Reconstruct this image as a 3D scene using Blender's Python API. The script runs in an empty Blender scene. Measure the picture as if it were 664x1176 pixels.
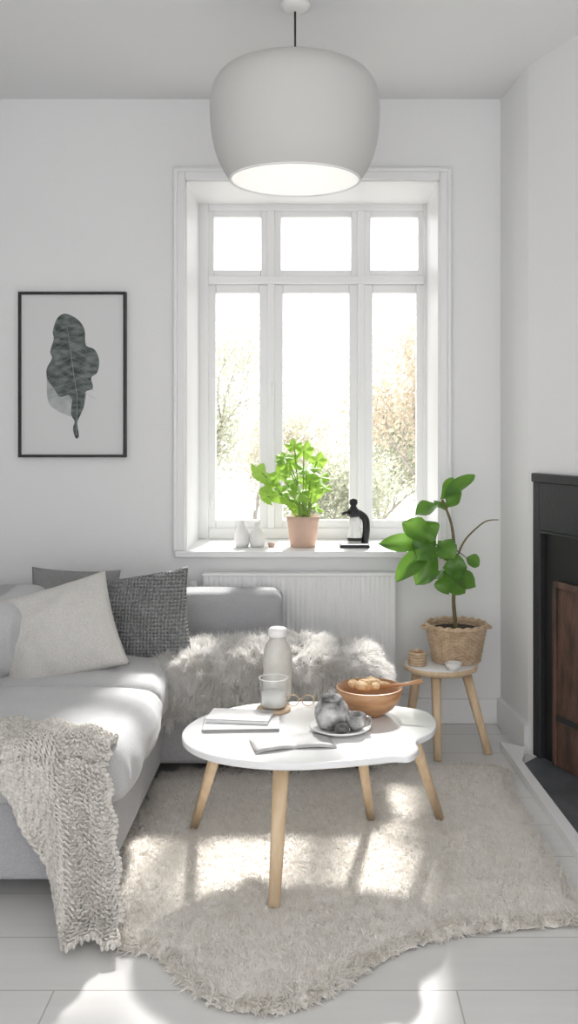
import bpy, bmesh, math, random
import numpy as np
from mathutils import Vector, Matrix, noise
random.seed(7); np.random.seed(7)
scene=bpy.context.scene
FP=1100.0; H=1.33
def P(px,py,d): return Vector(((px-364)*d/FP, d, H-(py-490)*d/FP))
def G(px,py,z=0.0):
    d=(H-z)*FP/(py-490.0); return Vector(((px-364)*d/FP,d,z))

# ---------------- materials ----------------
def mat(name,col,rough=0.6,var=None,vscale=8,bump=None,metal=0,sheen=0,trans=0,coat=0,alpha=None,spec=0.5,attr=None,stretch=None,detail=4):
    m=bpy.data.materials.new(name); m.use_nodes=True
    nt=m.node_tree; b=nt.nodes['Principled BSDF']
    c=(*col,1) if len(col)==3 else col
    b.inputs['Base Color'].default_value=c
    b.inputs['Roughness'].default_value=rough
    b.inputs['Metallic'].default_value=metal
    b.inputs['Specular IOR Level'].default_value=spec
    if sheen: b.inputs['Sheen Weight'].default_value=sheen
    if coat: b.inputs['Coat Weight'].default_value=coat
    if trans: b.inputs['Transmission Weight'].default_value=trans
    tc=nt.nodes.new('ShaderNodeTexCoord'); src=tc.outputs['Object']
    if stretch:
        mp=nt.nodes.new('ShaderNodeMapping'); mp.inputs['Scale'].default_value=stretch
        nt.links.new(src,mp.inputs[0]); src=mp.outputs[0]
    if var:
        n=nt.nodes.new('ShaderNodeTexNoise'); n.inputs['Scale'].default_value=vscale; n.inputs['Detail'].default_value=detail
        nt.links.new(src,n.inputs['Vector'])
        r=nt.nodes.new('ShaderNodeValToRGB'); r.color_ramp.elements[0].position=0.32; r.color_ramp.elements[1].position=0.68
        r.color_ramp.elements[0].color=c; r.color_ramp.elements[1].color=(*var,1)
        nt.links.new(n.outputs[0],r.inputs[0]); nt.links.new(r.outputs[0],b.inputs['Base Color'])
    if attr:
        a=nt.nodes.new('ShaderNodeAttribute'); a.attribute_name=attr
        nt.links.new(a.outputs['Color'],b.inputs['Base Color'])
    if bump:
        kind,sc,st=bump
        bp=nt.nodes.new('ShaderNodeBump'); bp.inputs['Strength'].default_value=st; bp.inputs['Distance'].default_value=0.01
        if kind=='noise':
            t=nt.nodes.new('ShaderNodeTexNoise'); t.inputs['Scale'].default_value=sc; t.inputs['Detail'].default_value=3; o=t.outputs[0]
            nt.links.new(src,t.inputs['Vector'])
        elif kind=='voronoi':
            t=nt.nodes.new('ShaderNodeTexVoronoi'); t.inputs['Scale'].default_value=sc; o=t.outputs['Distance']
            nt.links.new(src,t.inputs['Vector'])
        elif kind=='weave':
            t1=nt.nodes.new('ShaderNodeTexWave'); t1.inputs['Scale'].default_value=sc; t1.bands_direction='X'
            t2=nt.nodes.new('ShaderNodeTexWave'); t2.inputs['Scale'].default_value=sc; t2.bands_direction='Z'
            for t in (t1,t2): nt.links.new(src,t.inputs['Vector']); t.inputs['Distortion'].default_value=0.6
            mm=nt.nodes.new('ShaderNodeMath'); mm.operation='MULTIPLY'
            nt.links.new(t1.outputs['Fac'],mm.inputs[0]); nt.links.new(t2.outputs['Fac'],mm.inputs[1]); o=mm.outputs[0]
        nt.links.new(o,bp.inputs['Height']); nt.links.new(bp.outputs[0],b.inputs['Normal'])
    return m
def translucent(m,col,fac=0.4):
    nt=m.node_tree; out=[n for n in nt.nodes if n.type=='OUTPUT_MATERIAL'][0]
    b=nt.nodes['Principled BSDF']; t=nt.nodes.new('ShaderNodeBsdfTranslucent'); t.inputs[0].default_value=(*col,1)
    mx=nt.nodes.new('ShaderNodeMixShader'); mx.inputs[0].default_value=fac
    nt.links.new(b.outputs[0],mx.inputs[1]); nt.links.new(t.outputs[0],mx.inputs[2]); nt.links.new(mx.outputs[0],out.inputs[0])
    return m
M={}
M['wall']=mat('wall_paint',(0.86,0.86,0.86),0.85,bump=('noise',60,0.05),spec=0.2)
M['ceil']=mat('ceiling_paint',(0.84,0.84,0.84),0.9,bump=('noise',60,0.04),spec=0.2)
M['trim']=mat('trim_gloss_white',(0.88,0.88,0.88),0.4)
M['sofa']=mat('sofa_grey_fabric',(0.37,0.37,0.385),0.95,var=(0.47,0.47,0.485),vscale=260,bump=('noise',350,0.35),sheen=0.3,spec=0.15)
M['sofalight']=mat('sofa_cushion_fabric',(0.53,0.53,0.535),0.95,var=(0.63,0.63,0.635),vscale=260,bump=('noise',350,0.35),sheen=0.3,spec=0.15)
M['pilM']=mat('pillow_mid_grey',(0.24,0.24,0.24),0.95,var=(0.32,0.32,0.32),vscale=200,bump=('noise',200,0.4),spec=0.1)
M['pilD']=mat('pillow_grey_knit',(0.21,0.215,0.215),0.95,var=(0.34,0.345,0.34),vscale=110,bump=('weave',24,1.0),spec=0.1)
M['pilL']=mat('pillow_linen',(0.62,0.60,0.57),0.95,var=(0.72,0.70,0.67),vscale=160,bump=('noise',200,0.5),spec=0.1)
M['white_top']=mat('table_white_lacquer',(0.88,0.88,0.88),0.22,coat=0.3)
M['wood']=mat('oak_wood',(0.64,0.46,0.28),0.45,var=(0.76,0.59,0.40),vscale=12,stretch=(4,4,0.6))
M['woodD']=mat('bowl_wood',(0.42,0.21,0.10),0.4,var=(0.58,0.33,0.17),vscale=14,stretch=(1,1,5))
M['black']=mat('black_metal',(0.012,0.012,0.013),0.45)
M['iron']=mat('cast_iron_black',(0.022,0.023,0.026),0.5,bump=('noise',80,0.2))
M['slate']=mat('hearth_slate',(0.07,0.075,0.085),0.45,var=(0.12,0.125,0.135),vscale=10,bump=('noise',40,0.2))
M['rust']=mat('rusted_panel',(0.05,0.032,0.025),0.6,var=(0.15,0.08,0.055),vscale=9,bump=('noise',30,0.5),stretch=(3,3,1))
M['shade']=mat('lamp_shade_white',(0.64,0.63,0.61),0.8,spec=0.2)
M['shadein']=mat('lamp_shade_inner',(0.90,0.90,0.89),0.8)
M['terra']=mat('terracotta',(0.58,0.38,0.29),0.8,var=(0.68,0.49,0.39),vscale=10)
M['soil']=mat('soil',(0.05,0.035,0.025),1.0,bump=('noise',60,1.0))
M['ceram']=mat('white_ceramic',(0.87,0.86,0.84),0.35)
M['stone']=mat('stoneware',(0.58,0.56,0.51),0.5,var=(0.70,0.68,0.63),vscale=20)
M['chrome']=mat('chrome',(0.75,0.75,0.76),0.18,metal=1)
M['greycer']=mat('marbled_grey_ceramic',(0.03,0.03,0.03),0.15,var=(0.62,0.61,0.6),vscale=26,coat=0.5)
M['darkcer']=mat('dark_grey_ceramic',(0.05,0.05,0.05),0.25,var=(0.18,0.17,0.16),vscale=30)
M['wick']=mat('wicker',(0.50,0.35,0.22),0.7,var=(0.70,0.54,0.38),vscale=40)
M['knit']=mat('knit_blanket',(0.70,0.66,0.60),0.95,var=(0.82,0.785,0.735),vscale=45,bump=('voronoi',85,1.0),spec=0.1,sheen=0.3)
M['rug']=mat('rug_wool',(0.87,0.835,0.785),1.0,var=(0.93,0.90,0.86),vscale=30,bump=('noise',150,0.6),spec=0.05)
M['fur']=mat('fur_strand',(0.6,0.56,0.5),0.8,attr='Col',spec=0.15)
M['rugs']=mat('rug_strand',(0.7,0.66,0.6),0.95,attr='Col',spec=0.05)
M['knits']=mat('blanket_fringe',(0.6,0.55,0.48),0.95,attr='Col',spec=0.05)
translucent(M['fur'],(0.95,0.94,0.92),0.35); translucent(M['rugs'],(0.96,0.93,0.88),0.35); translucent(M['knits'],(0.93,0.90,0.85),0.3)
M['stem']=mat('plant_stem',(0.14,0.11,0.05),0.7,var=(0.22,0.19,0.09),vscale=30)
M['gstem']=mat('green_stem',(0.22,0.36,0.08),0.6)
M['leafA']=translucent(mat('fig_leaf',(0.045,0.14,0.02),0.3,var=(0.12,0.28,0.04),vscale=14),(0.25,0.50,0.06),0.3)
M['leafB']=translucent(mat('geranium_leaf',(0.20,0.40,0.06),0.5,var=(0.32,0.52,0.10),vscale=14),(0.42,0.66,0.10),0.45)
M['paper']=mat('print_paper',(0.74,0.74,0.74),0.7)
M['mag']=mat('magazine_paper',(0.36,0.36,0.35),0.5,var=(0.66,0.65,0.64),vscale=9)
M['mag2']=mat('book_cover_grey',(0.40,0.39,0.38),0.6)
M['bread']=mat('cookies',(0.62,0.40,0.20),0.8,var=(0.78,0.58,0.36),vscale=30,bump=('noise',80,0.8))
M['inkD']=mat('ink_dark',(0.045,0.06,0.055),0.8,var=(0.22,0.25,0.24),vscale=22,stretch=(1,1,2.0))
M['inkL']=mat('ink_light',(0.36,0.39,0.38),0.8,var=(0.56,0.58,0.57),vscale=18)
M['vein']=mat('ink_vein',(0.36,0.39,0.38),0.8)
M['hazed_bark']=mat('hazed_bark',(0.38,0.35,0.32),0.9)  # bark lightened, outdoor haze is put into the colour
def oleaf(n,c): return translucent(mat(n,c,0.8,spec=0.1),c,0.5)
M['oA']=oleaf('hazed_autumn_leaf_tan',(0.60,0.53,0.42)); M['oB']=oleaf('hazed_autumn_leaf_green',(0.52,0.54,0.43)); M['oC']=oleaf('hazed_autumn_leaf_pale',(0.62,0.60,0.50))  # autumn tones paled and desaturated, imitating haze in the leaf colour
M['grass']=mat('garden_grass',(0.50,0.49,0.46),1.0,var=(0.58,0.56,0.53),vscale=2)
def glassmat(name,fac=0.03,tint=(1,1,1),edge=0.5,frost=0.0):
    m=bpy.data.materials.new(name); m.use_nodes=True; nt=m.node_tree; nt.nodes.clear()
    o=nt.nodes.new('ShaderNodeOutputMaterial'); t=nt.nodes.new('ShaderNodeBsdfTransparent'); t.inputs[0].default_value=(*tint,1)
    g=nt.nodes.new('ShaderNodeBsdfGlossy'); g.inputs['Roughness'].default_value=0.03
    lw=nt.nodes.new('ShaderNodeLayerWeight'); lw.inputs[0].default_value=0.2
    pw=nt.nodes.new('ShaderNodeMath'); pw.operation='POWER'; pw.inputs[1].default_value=2.5
    ml=nt.nodes.new('ShaderNodeMath'); ml.operation='MULTIPLY_ADD'; ml.inputs[1].default_value=edge; ml.inputs[2].default_value=fac; ml.use_clamp=True
    mx=nt.nodes.new('ShaderNodeMixShader'); nt.links.new(lw.outputs['Facing'],pw.inputs[0]); nt.links.new(pw.outputs[0],ml.inputs[0]); nt.links.new(ml.outputs[0],mx.inputs[0])
    tt=t.outputs[0]
    if frost:
        d=nt.nodes.new('ShaderNodeBsdfTranslucent'); d.inputs[0].default_value=(0.95,0.95,0.94,1); d2=nt.nodes.new('ShaderNodeBsdfDiffuse'); d2.inputs[0].default_value=(0.95,0.95,0.94,1)
        ad=nt.nodes.new('ShaderNodeMixShader'); nt.links.new(d.outputs[0],ad.inputs[1]); nt.links.new(d2.outputs[0],ad.inputs[2])
        m2=nt.nodes.new('ShaderNodeMixShader'); m2.inputs[0].default_value=frost; nt.links.new(tt,m2.inputs[1]); nt.links.new(ad.outputs[0],m2.inputs[2]); tt=m2.outputs[0]
    nt.links.new(tt,mx.inputs[1]); nt.links.new(g.outputs[0],mx.inputs[2]); nt.links.new(mx.outputs[0],o.inputs[0]); return m
M['pane']=glassmat('window_glass',0.02,(1,1,1),0.1); M['glass']=glassmat('drinking_glass',0.06,(0.97,0.98,0.975),0.5,0.14)
# floor
def floormat():
    m=bpy.data.materials.new('floor_painted_boards'); m.use_nodes=True; nt=m.node_tree; b=nt.nodes['Principled BSDF']
    tc=nt.nodes.new('ShaderNodeTexCoord'); br=nt.nodes.new('ShaderNodeTexBrick')
    mp=nt.nodes.new('ShaderNodeMapping'); mp.inputs['Location'].default_value=(0.62,0.09,0)
    br.inputs['Scale'].default_value=1; br.inputs['Brick Width'].default_value=0.95; br.inputs['Row Height'].default_value=0.235
    br.inputs['Mortar Size'].default_value=0.0022; br.inputs['Mortar Smooth'].default_value=0.2; br.offset=0.5
    br.inputs['Color1'].default_value=(0.76,0.75,0.735,1); br.inputs['Color2'].default_value=(0.80,0.79,0.775,1); br.inputs['Mortar'].default_value=(0.50,0.485,0.46,1)
    n=nt.nodes.new('ShaderNodeTexNoise'); n.inputs['Scale'].default_value=6; n.inputs['Detail'].default_value=6
    mp2=nt.nodes.new('ShaderNodeMapping'); mp2.inputs['Scale'].default_value=(0.6,5,1)
    mx=nt.nodes.new('ShaderNodeMix'); mx.data_type='RGBA'; mx.blend_type='MULTIPLY'; mx.inputs[0].default_value=0.10
    L=nt.links.new
    L(tc.outputs['Object'],mp.inputs[0]); L(mp.outputs[0],br.inputs['Vector']); L(tc.outputs['Object'],mp2.inputs[0]); L(mp2.outputs[0],n.inputs['Vector'])
    L(br.outputs['Color'],mx.inputs[6]); L(n.outputs[0],mx.inputs[7]); L(mx.outputs[2],b.inputs['Base Color'])
    b.inputs['Roughness'].default_value=0.3
    bp=nt.nodes.new('ShaderNodeBump'); bp.inputs['Strength'].default_value=0.25; bp.inputs['Distance'].default_value=0.004; bp.invert=True
    L(br.outputs['Fac'],bp.inputs['Height']); L(bp.outputs[0],b.inputs['Normal']); return m
M['floor']=floormat()

# ---------------- geometry helpers ----------------
def add(ob,parent=None):
    scene.collection.objects.link(ob)
    if parent: ob.parent=parent
    return ob
def root(name):
    e=bpy.data.objects.new(name,None); e.empty_display_size=0.1; return add(e)
def mesh(name,v,f,m,parent=None,smooth=True):
    me=bpy.data.meshes.new(name); me.from_pydata([tuple(x) for x in v],[],[tuple(x) for x in f]); me.update()
    bm=bmesh.new(); bm.from_mesh(me); bmesh.ops.recalc_face_normals(bm,faces=bm.faces); bm.to_mesh(me); bm.free()
    if smooth:
        for p in me.polygons: p.use_smooth=True
    if m: me.materials.append(m)
    return add(bpy.data.objects.new(name,me),parent)
def bevel(o,w,seg=2):
    b=o.modifiers.new('bevel','BEVEL'); b.width=w; b.segments=seg; b.limit_method='ANGLE'; b.angle_limit=math.radians(40); return o
def box(name,x0,x1,y0,y1,z0,z1,m,parent=None,bev=0.0):
    v=[(x,y,z) for x in(x0,x1) for y in(y0,y1) for z in(z0,z1)]
    f=[(0,1,3,2),(4,6,7,5),(0,4,5,1),(2,3,7,6),(0,2,6,4),(1,5,7,3)]
    o=mesh(name,v,f,m,parent,False)
    if bev: bevel(o,bev)
    return o
def prism(name,poly,z0,z1,m,parent=None,bev=0.0,seg=2):
    n=len(poly); v=[(p[0],p[1],z0) for p in poly]+[(p[0],p[1],z1) for p in poly]
    f=[tuple(range(n)),tuple(range(n,2*n))]+[(i,(i+1)%n,n+(i+1)%n,n+i) for i in range(n)]
    o=mesh(name,v,f,m,parent,False)
    if bev: bevel(o,bev,seg)
    return o
def lathe(name,prof,c,m,parent=None,seg=48,cap=True):
    v=[];f=[]
    for r,z in prof:
        for i in range(seg):
            a=2*math.pi*i/seg; v.append((c[0]+r*math.cos(a),c[1]+r*math.sin(a),c[2]+z))
    for j in range(len(prof)-1):
        for i in range(seg):
            k=(i+1)%seg; f.append((j*seg+i,j*seg+k,(j+1)*seg+k,(j+1)*seg+i))
    if cap:
        f.append(tuple(range(seg)));
        f.append(tuple((len(prof)-1)*seg+i for i in range(seg)))
    return mesh(name,v,f,m,parent)
def tubegeo(pts,rad,seg=8,square=False,closed=False):
    v=[];f=[];n=len(pts); pts=[Vector(p) for p in pts]
    if not hasattr(rad,'__len__'): rad=[rad]*n
    ref=None
    for i,p in enumerate(pts):
        if closed: t=(pts[(i+1)%n]-pts[i-1]).normalized()
        else: t=(pts[min(i+1,n-1)]-pts[max(i-1,0)]).normalized()
        if ref is None: ref=Vector((1,0,0)) if abs(t.x)<0.8 else Vector((0,0,1))
        s=(ref-t*ref.dot(t)).normalized(); ref=s; u=t.cross(s)
        for k in range(seg):
            a=2*math.pi*(k+(0.5 if square else 0))/seg; ca,sa=math.cos(a),math.sin(a)
            if square:
                q=(abs(ca)**5+abs(sa)**5)**(-0.2); ca*=q; sa*=q
            v.append(p+s*(ca*rad[i])+u*(sa*rad[i]))
    for j in range(n if closed else n-1):
        for k in range(seg):
            l=(k+1)%seg; jj=(j+1)%n; f.append((j*seg+k,j*seg+l,jj*seg+l,jj*seg+k))
    if not closed: f.append(tuple(range(seg))); f.append(tuple((n-1)*seg+k for k in range(seg)))
    return v,f
def tube(name,pts,rad,m,parent=None,seg=10,square=False,closed=False):
    v,f=tubegeo(pts,rad,seg,square,closed); return mesh(name,v,f,m,parent)
class Acc:
    def __init__(s): s.v=[];s.f=[]
    def add(s,v,f):
        o=len(s.v); s.v+=list(v); s.f+=[tuple(i+o for i in q) for q in f]
def catmull(pts,sub=6,closed=True):
    out=[];n=len(pts); pts=[Vector(p) for p in pts]
    for i in range(n if closed else n-1):
        if closed: a,b,c,d=pts[i-1],pts[i],pts[(i+1)%n],pts[(i+2)%n]
        else: a,b,c,d=pts[max(i-1,0)],pts[i],pts[i+1],pts[min(i+2,n-1)]
        for k in range(sub):
            t=k/sub; out.append(0.5*((2*b)+(c-a)*t+(2*a-5*b+4*c-d)*t*t+(3*b-a-3*c+d)*t**3))
    if not closed: out.append(pts[-1])
    return out
def rbox(name,x0,x1,y0,y1,z0,z1,r,m,parent=None,bulge=0.0,n=24,wr=0.0,fb=0.0):
    bm=bmesh.new(); bmesh.ops.create_cube(bm,size=2); bmesh.ops.subdivide_edges(bm,edges=bm.edges[:],cuts=n,use_grid_fill=True)
    h=Vector(((x1-x0)/2,(y1-y0)/2,(z1-z0)/2)); c=Vector(((x0+x1)/2,(y0+y1)/2,(z0+z1)/2)); rr=min(r,*[q*0.999 for q in h])
    for v in bm.verts:
        q=v.co.copy()
        q=Vector([math.copysign(abs(t)**0.75,t) for t in q])
        p=Vector((q.x*h.x,q.y*h.y,q.z*h.z))
        inn=Vector([max(-(h[i]-rr),min(h[i]-rr,p[i])) for i in range(3)])
        d=p-inn
        if d.length>1e-9: p=inn+d.normalized()*rr
        u=p.x/h.x;w=p.y/h.y;zz=p.z/h.z
        if bulge: p.z+=bulge*max(0,(1-u*u))**0.6*max(0,(1-w*w))**0.6*(1 if zz>0 else -0.0)*min(1,abs(zz)*1.2)
        if fb: 
            k=(1-zz*zz)*(1-min(1,abs(u if abs(w)>.7 else w))**2)*fb
            if abs(w)>0.7: p.y+=math.copysign(k,w)
            if abs(u)>0.7: p.x+=math.copysign(k,u)
        if wr:
            nn=noise.noise((p+c)*7)+0.5*noise.noise((p+c)*17)
            p+=p.normalized()*wr*nn
        v.co=p+c
    bmesh.ops.recalc_face_normals(bm,faces=bm.faces)
    me=bpy.data.meshes.new(name); bm.to_mesh(me); bm.free()
    for p in me.polygons: p.use_smooth=True
    me.materials.append(m); return add(bpy.data.objects.new(name,me),parent)
def pillow(name,loc,size,thick,rot,m,seed=0,parent=None,dent=0.0):
    n=44; idx={}; v=[];f=[]
    R=Matrix.Rotation(rot[2],3,'Z')@Matrix.Rotation(rot[0],3,'X')@Matrix.Rotation(rot[1],3,'Y')
    for s in (1,-1):
        for i in range(n+1):
            for j in range(n+1):
                u=2*i/n-1; w=2*j/n-1; edge=i in(0,n) or j in(0,n)
                if edge and s==-1: idx[(s,i,j)]=idx[(1,i,j)]; continue
                x=size[0]/2*u*(1-0.07*(1-w*w)); z=size[1]/2*w*(1-0.07*(1-u*u))
                if dent and w>0: z-=dent*(1-u*u)*w*math.exp(-(u/0.5)**2)
                t=thick/2*(max(0,1-u**2)*max(0,1-w**2))**0.42
                nz=noise.noise(Vector((u*1.6+seed,w*1.6,s*3.0)))*0.5+0.3*noise.noise(Vector((u*4+seed,w*4,s)))
                t*=1+0.45*nz+0.12*math.sin(9*math.atan2(w,u)+seed)*(abs(u*w))
                p=R@Vector((x,-s*t,z))+Vector(loc); idx[(s,i,j)]=len(v); v.append(p)
        for i in range(n):
            for j in range(n):
                f.append((idx[(s,i,j)],idx[(s,i+1,j)],idx[(s,i+1,j+1)],idx[(s,i,j+1)]))
    return mesh(name,v,f,m,parent)
def strands(name,surf,count,length,width,m,cols,parent=None,grav=0.4,rnd=0.5,curl=0.0,segs=2,comb=(0,0,0),clump=0,zmin=0.004,mask=None,wide=None):
    me=surf.data; me.calc_loop_triangles()
    V=np.array([v.co[:] for v in me.vertices]); T=np.array([t.vertices[:] for t in me.loop_triangles])
    a,b,c=V[T[:,0]],V[T[:,1]],V[T[:,2]]; N=np.cross(b-a,c-a); A=np.linalg.norm(N,axis=1); N=N/np.maximum(A[:,None],1e-12)
    if mask is not None: A=A*mask((a+b+c)/3)
    ids=np.random.choice(len(T),count,p=A/A.sum()); r1=np.sqrt(np.random.rand(count,1)); r2=np.random.rand(count,1)
    p=(1-r1)*a[ids]+r1*(1-r2)*b[ids]+r1*r2*c[ids]; n=N[ids]
    keep=n[:,2]>-0.3; p=p[keep]; n=n[keep]; count=len(p)
    jit=np.random.randn(count,3)*rnd
    if clump:
        cell=np.floor(p*clump).astype(int); hsh=(cell[:,0]*73856093^cell[:,1]*19349663^cell[:,2]*83492791)%9973
        tab=np.random.randn(9973,3)*rnd*1.3; jit=jit*0.5+tab[hsh]; tone=np.random.rand(9973)[hsh]
    else: tone=np.random.rand(count)
    d=n+jit+np.array(comb); d/=np.linalg.norm(d,axis=1,keepdims=True)
    L=length*(0.6+0.6*np.random.rand(count,1)); side=np.cross(d,np.random.randn(count,3)); side/=np.linalg.norm(side,axis=1,keepdims=True)
    rows=[];cur=p.copy();dd=d.copy(); bend=np.random.randn(count,3)*curl
    for s in range(segs+1):
        w=width*(1-s/segs*0.85)
        if s==segs: rows.append(cur[:,None,:])
        else: rows.append(np.stack([cur-side*w/2,cur+side*w/2],1))
        cur=cur+dd*L/segs; dd=dd+np.array([0,0,-grav])+bend; dd/=np.linalg.norm(dd,axis=1,keepdims=True)
        cur[:,2]=np.maximum(cur[:,2],zmin)
    W=np.concatenate(rows,1); k=W.shape[1]; verts=W.reshape(-1,3)
    base=np.arange(count)*k; faces=[]
    for s in range(segs-1):
        faces.append(np.stack([base+2*s,base+2*s+1,base+2*s+3],1)); faces.append(np.stack([base+2*s,base+2*s+3,base+2*s+2],1))
    s=segs-1; faces.append(np.stack([base+2*s,base+2*s+1,base+2*s+2],1))
    F=np.concatenate(faces,0)
    m2=bpy.data.meshes.new(name); m2.vertices.add(len(verts)); m2.vertices.foreach_set('co',verts.ravel())
    m2.loops.add(F.size); m2.loops.foreach_set('vertex_index',F.ravel().astype(np.int32))
    m2.polygons.add(len(F)); m2.polygons.foreach_set('loop_start',np.arange(0,F.size,3,dtype=np.int32))
    m2.update(calc_edges=True)
    c0,c1=np.array(cols[0]),np.array(cols[1]); t=(tone*0.7+0.3*np.random.rand(count))[:,None]
    if wide is not None:
        t=np.clip(0.55*t+0.45*(0.5+0.5*np.sin(p[:,:1]*wide[0]+3*np.sin(p[:,1:2]*wide[1])+p[:,2:3]*wide[2])),0,1)
    cc=c0*(1-t)+c1*t; cc=np.concatenate([cc,np.ones((count,1))],1); cc=np.repeat(cc[:,None,:],k,1)
    if len(cols)>2:
        tip=np.array(list(cols[2])+[1.0]); cc[:,-1,:]=cc[:,-1,:]*0.4+tip*0.6
    at=m2.color_attributes.new('Col','FLOAT_COLOR','POINT'); at.data.foreach_set('color',cc.reshape(-1))
    m2.materials.append(m); return add(bpy.data.objects.new(name,m2),parent)
def leafgeo(base,tip,width,nrm,droop=0.12,fold=0.18,fat=0.55,nu=9,nv=6,wav=0.04):
    base=Vector(base);tip=Vector(tip);ax=tip-base;L=ax.length;t=ax.normalized();nrm=Vector(nrm);nrm=(nrm-t*nrm.dot(t)).normalized();s=t.cross(nrm)
    v=[];f=[];ph=random.random()*6
    for i in range(nu+1):
        a=i/nu
        w=width/2*math.sin(math.pi*a**(math.log(0.5)/math.log(fat)))**0.75 if 0<a<1 else width*0.02
        for j in range(nv+1):
            b=2*j/nv-1
            off=-droop*L*(a*a)+fold*abs(b)*w+wav*width*math.sin(a*9+ph+b*2)*abs(b)
            v.append(base+ax*a+s*(b*w)+nrm*off)
    for i in range(nu):
        for j in range(nv):
            q=i*(nv+1)+j; f.append((q,q+1,q+nv+2,q+nv+1))
    return v,f

# ---------------- room ----------------
D=4.30; Ht=2.80; XL=-1.78
WX0,WX1,WZ0,WZ1=-0.59,0.55,0.775,2.436
box('floor',-2.0,1.9,-1.2,4.9,-0.1,0,M['floor'])
box('ceiling',-2.0,1.9,-1.2,4.9,Ht,Ht+0.1,M['ceil'])
wb=root('wall_back')
box('wall_part_left',-2.0,WX0,D,4.85,0,Ht,M['wall'],wb)
box('wall_part_right',WX1,1.9,D,4.85,0,Ht,M['wall'],wb)
box('wall_part_low',WX0,WX1,D,4.85,0,WZ0-0.03,M['wall'],wb)
box('wall_part_top',WX0,WX1,D,4.85,WZ1,Ht,M['wall'],wb)
box('wall_left',XL-0.2,XL,-1.2,D,0,Ht,M['wall'])
box('wall_right',1.75,1.9,-1.2,2.74,0,Ht,M['wall'])
A=Vector((0.86,3.9)); U=Vector((0.371,-0.928)).normalized(); NV=Vector((-U.y,U.x))*-1
if NV.x>0: NV=-NV
def F2(t,n): q=A+U*t+NV*n; return (q.x,q.y)
e=F2(1.25,0)
prism('wall_chimney_breast',[(0.825,D),(0.86,3.9),e,(1.9,e[1]),(1.9,D)],0,Ht,M['wall'])
box('baseboard_back',XL,0.825,D-0.018,D,0,0.11,M['trim'],bev=0.004)
prism('baseboard_right',[(0.825,D-0.018),(0.805,D-0.018),(0.842,3.885),(0.86,3.9)],0,0.12,M['trim'])

# window
win=root('window_1')
yf0,yf1=4.73,4.79
X=lambda px:(px-364)*4.75/FP
Z=lambda py:H-(py-490)*4.75/FP
zt=WZ1; zb=WZ0
box('frame_left',WX0,X(240),yf0,yf1,zb,zt,M['trim'],win,0.004)
box('frame_right',X(486),WX1,yf0,yf1,zb,zt,M['trim'],win,0.004)
box('frame_top',X(240),X(486),yf0,yf1,Z(243),zt,M['trim'],win,0.004)
box('frame_bottom',X(240),X(486),yf0,yf1,zb,Z(606),M['trim'],win,0.004)
for k,pc in enumerate((311.5,414.5)):
    box('mullion_%d'%k,X(pc-4),X(pc+4),yf0-0.012,yf1,Z(606),Z(243),M['trim'],win,0.005)
box('transom',X(240),X(486),yf0-0.02,yf1,Z(327),Z(318),M['trim'],win,0.006)
def sash(nm,x0,x1,y0,y1,w,wb_):
    a,b,c,d=X(x0),X(x1),Z(y1),Z(y0)
    box(nm+'_l',a,X(x0+w),4.742,4.785,c,d,M['trim'],win,0.005); box(nm+'_r',X(x1-w),b,4.742,4.785,c,d,M['trim'],win,0.005)
    box(nm+'_t',X(x0+w),X(x1-w),4.742,4.785,Z(y0+w),d,M['trim'],win,0.005); box(nm+'_b',X(x0+w),X(x1-w),4.742,4.785,c,Z(y1-wb_),M['trim'],win,0.005)
    a,b,c,d=X(x0+w),X(x1-w),Z(y1-wb_),Z(y0+w)
    mesh(nm+'_glass',[(a,4.765,c),(b,4.765,c),(b,4.765,d),(a,4.765,d)],[(0,1,2,3)],M['pane'],win,False)
for k,(a,b) in enumerate(((238,308),(315,411),(418,488))):
    sash('upper_sash_%d'%k,a,b,242,318,8,8); sash('lower_sash_%d'%k,a,b,327,607,10,10)
box('sill_board',WX0-0.045,WX1+0.045,D-0.035,yf0+0.01,WZ0-0.03,WZ0,M['trim'],win,0.006)
cw=0.045
for nm,a in (('casing_left',(WX0-cw,WX0,D-0.02,D,WZ0,WZ1+cw)),('casing_right',(WX1,WX1+cw,D-0.02,D,WZ0,WZ1+cw)),('casing_top',(WX0,WX1,D-0.02,D,WZ1,WZ1+cw))):
    box(nm,*a,M['trim'],win,0.005)
for nm,a in (('casing_bead_left',(WX0-cw-0.006,WX0-cw+0.012,D-0.032,D,WZ0,WZ1+cw+0.006)),('casing_bead_right',(WX1+cw-0.012,WX1+cw+0.006,D-0.032,D,WZ0,WZ1+cw+0.006)),('casing_bead_top',(WX0-cw,WX1+cw,D-0.032,D,WZ1+cw-0.012,WZ1+cw+0.006))):
    box(nm,*a,M['trim'],win,0.005)
box('reveal_left',WX0,WX0+0.006,D,yf0,WZ0,WZ1,M['trim'],win);box('reveal_right',WX1-0.006,WX1,D,yf0,WZ0,WZ1,M['trim'],win);box('reveal_top',WX0,WX1,D,yf0,WZ1-0.006,WZ1,M['trim'],win)
for k,(px,py) in enumerate(((313,440),(413,440),(243,570))):
    q=P(px,py,4.70); tube('handle_%d'%k,[q+Vector((0,0.03,0)),q,q-Vector((0,0,0.06))],0.005,M['ceram'],win,8)

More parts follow.
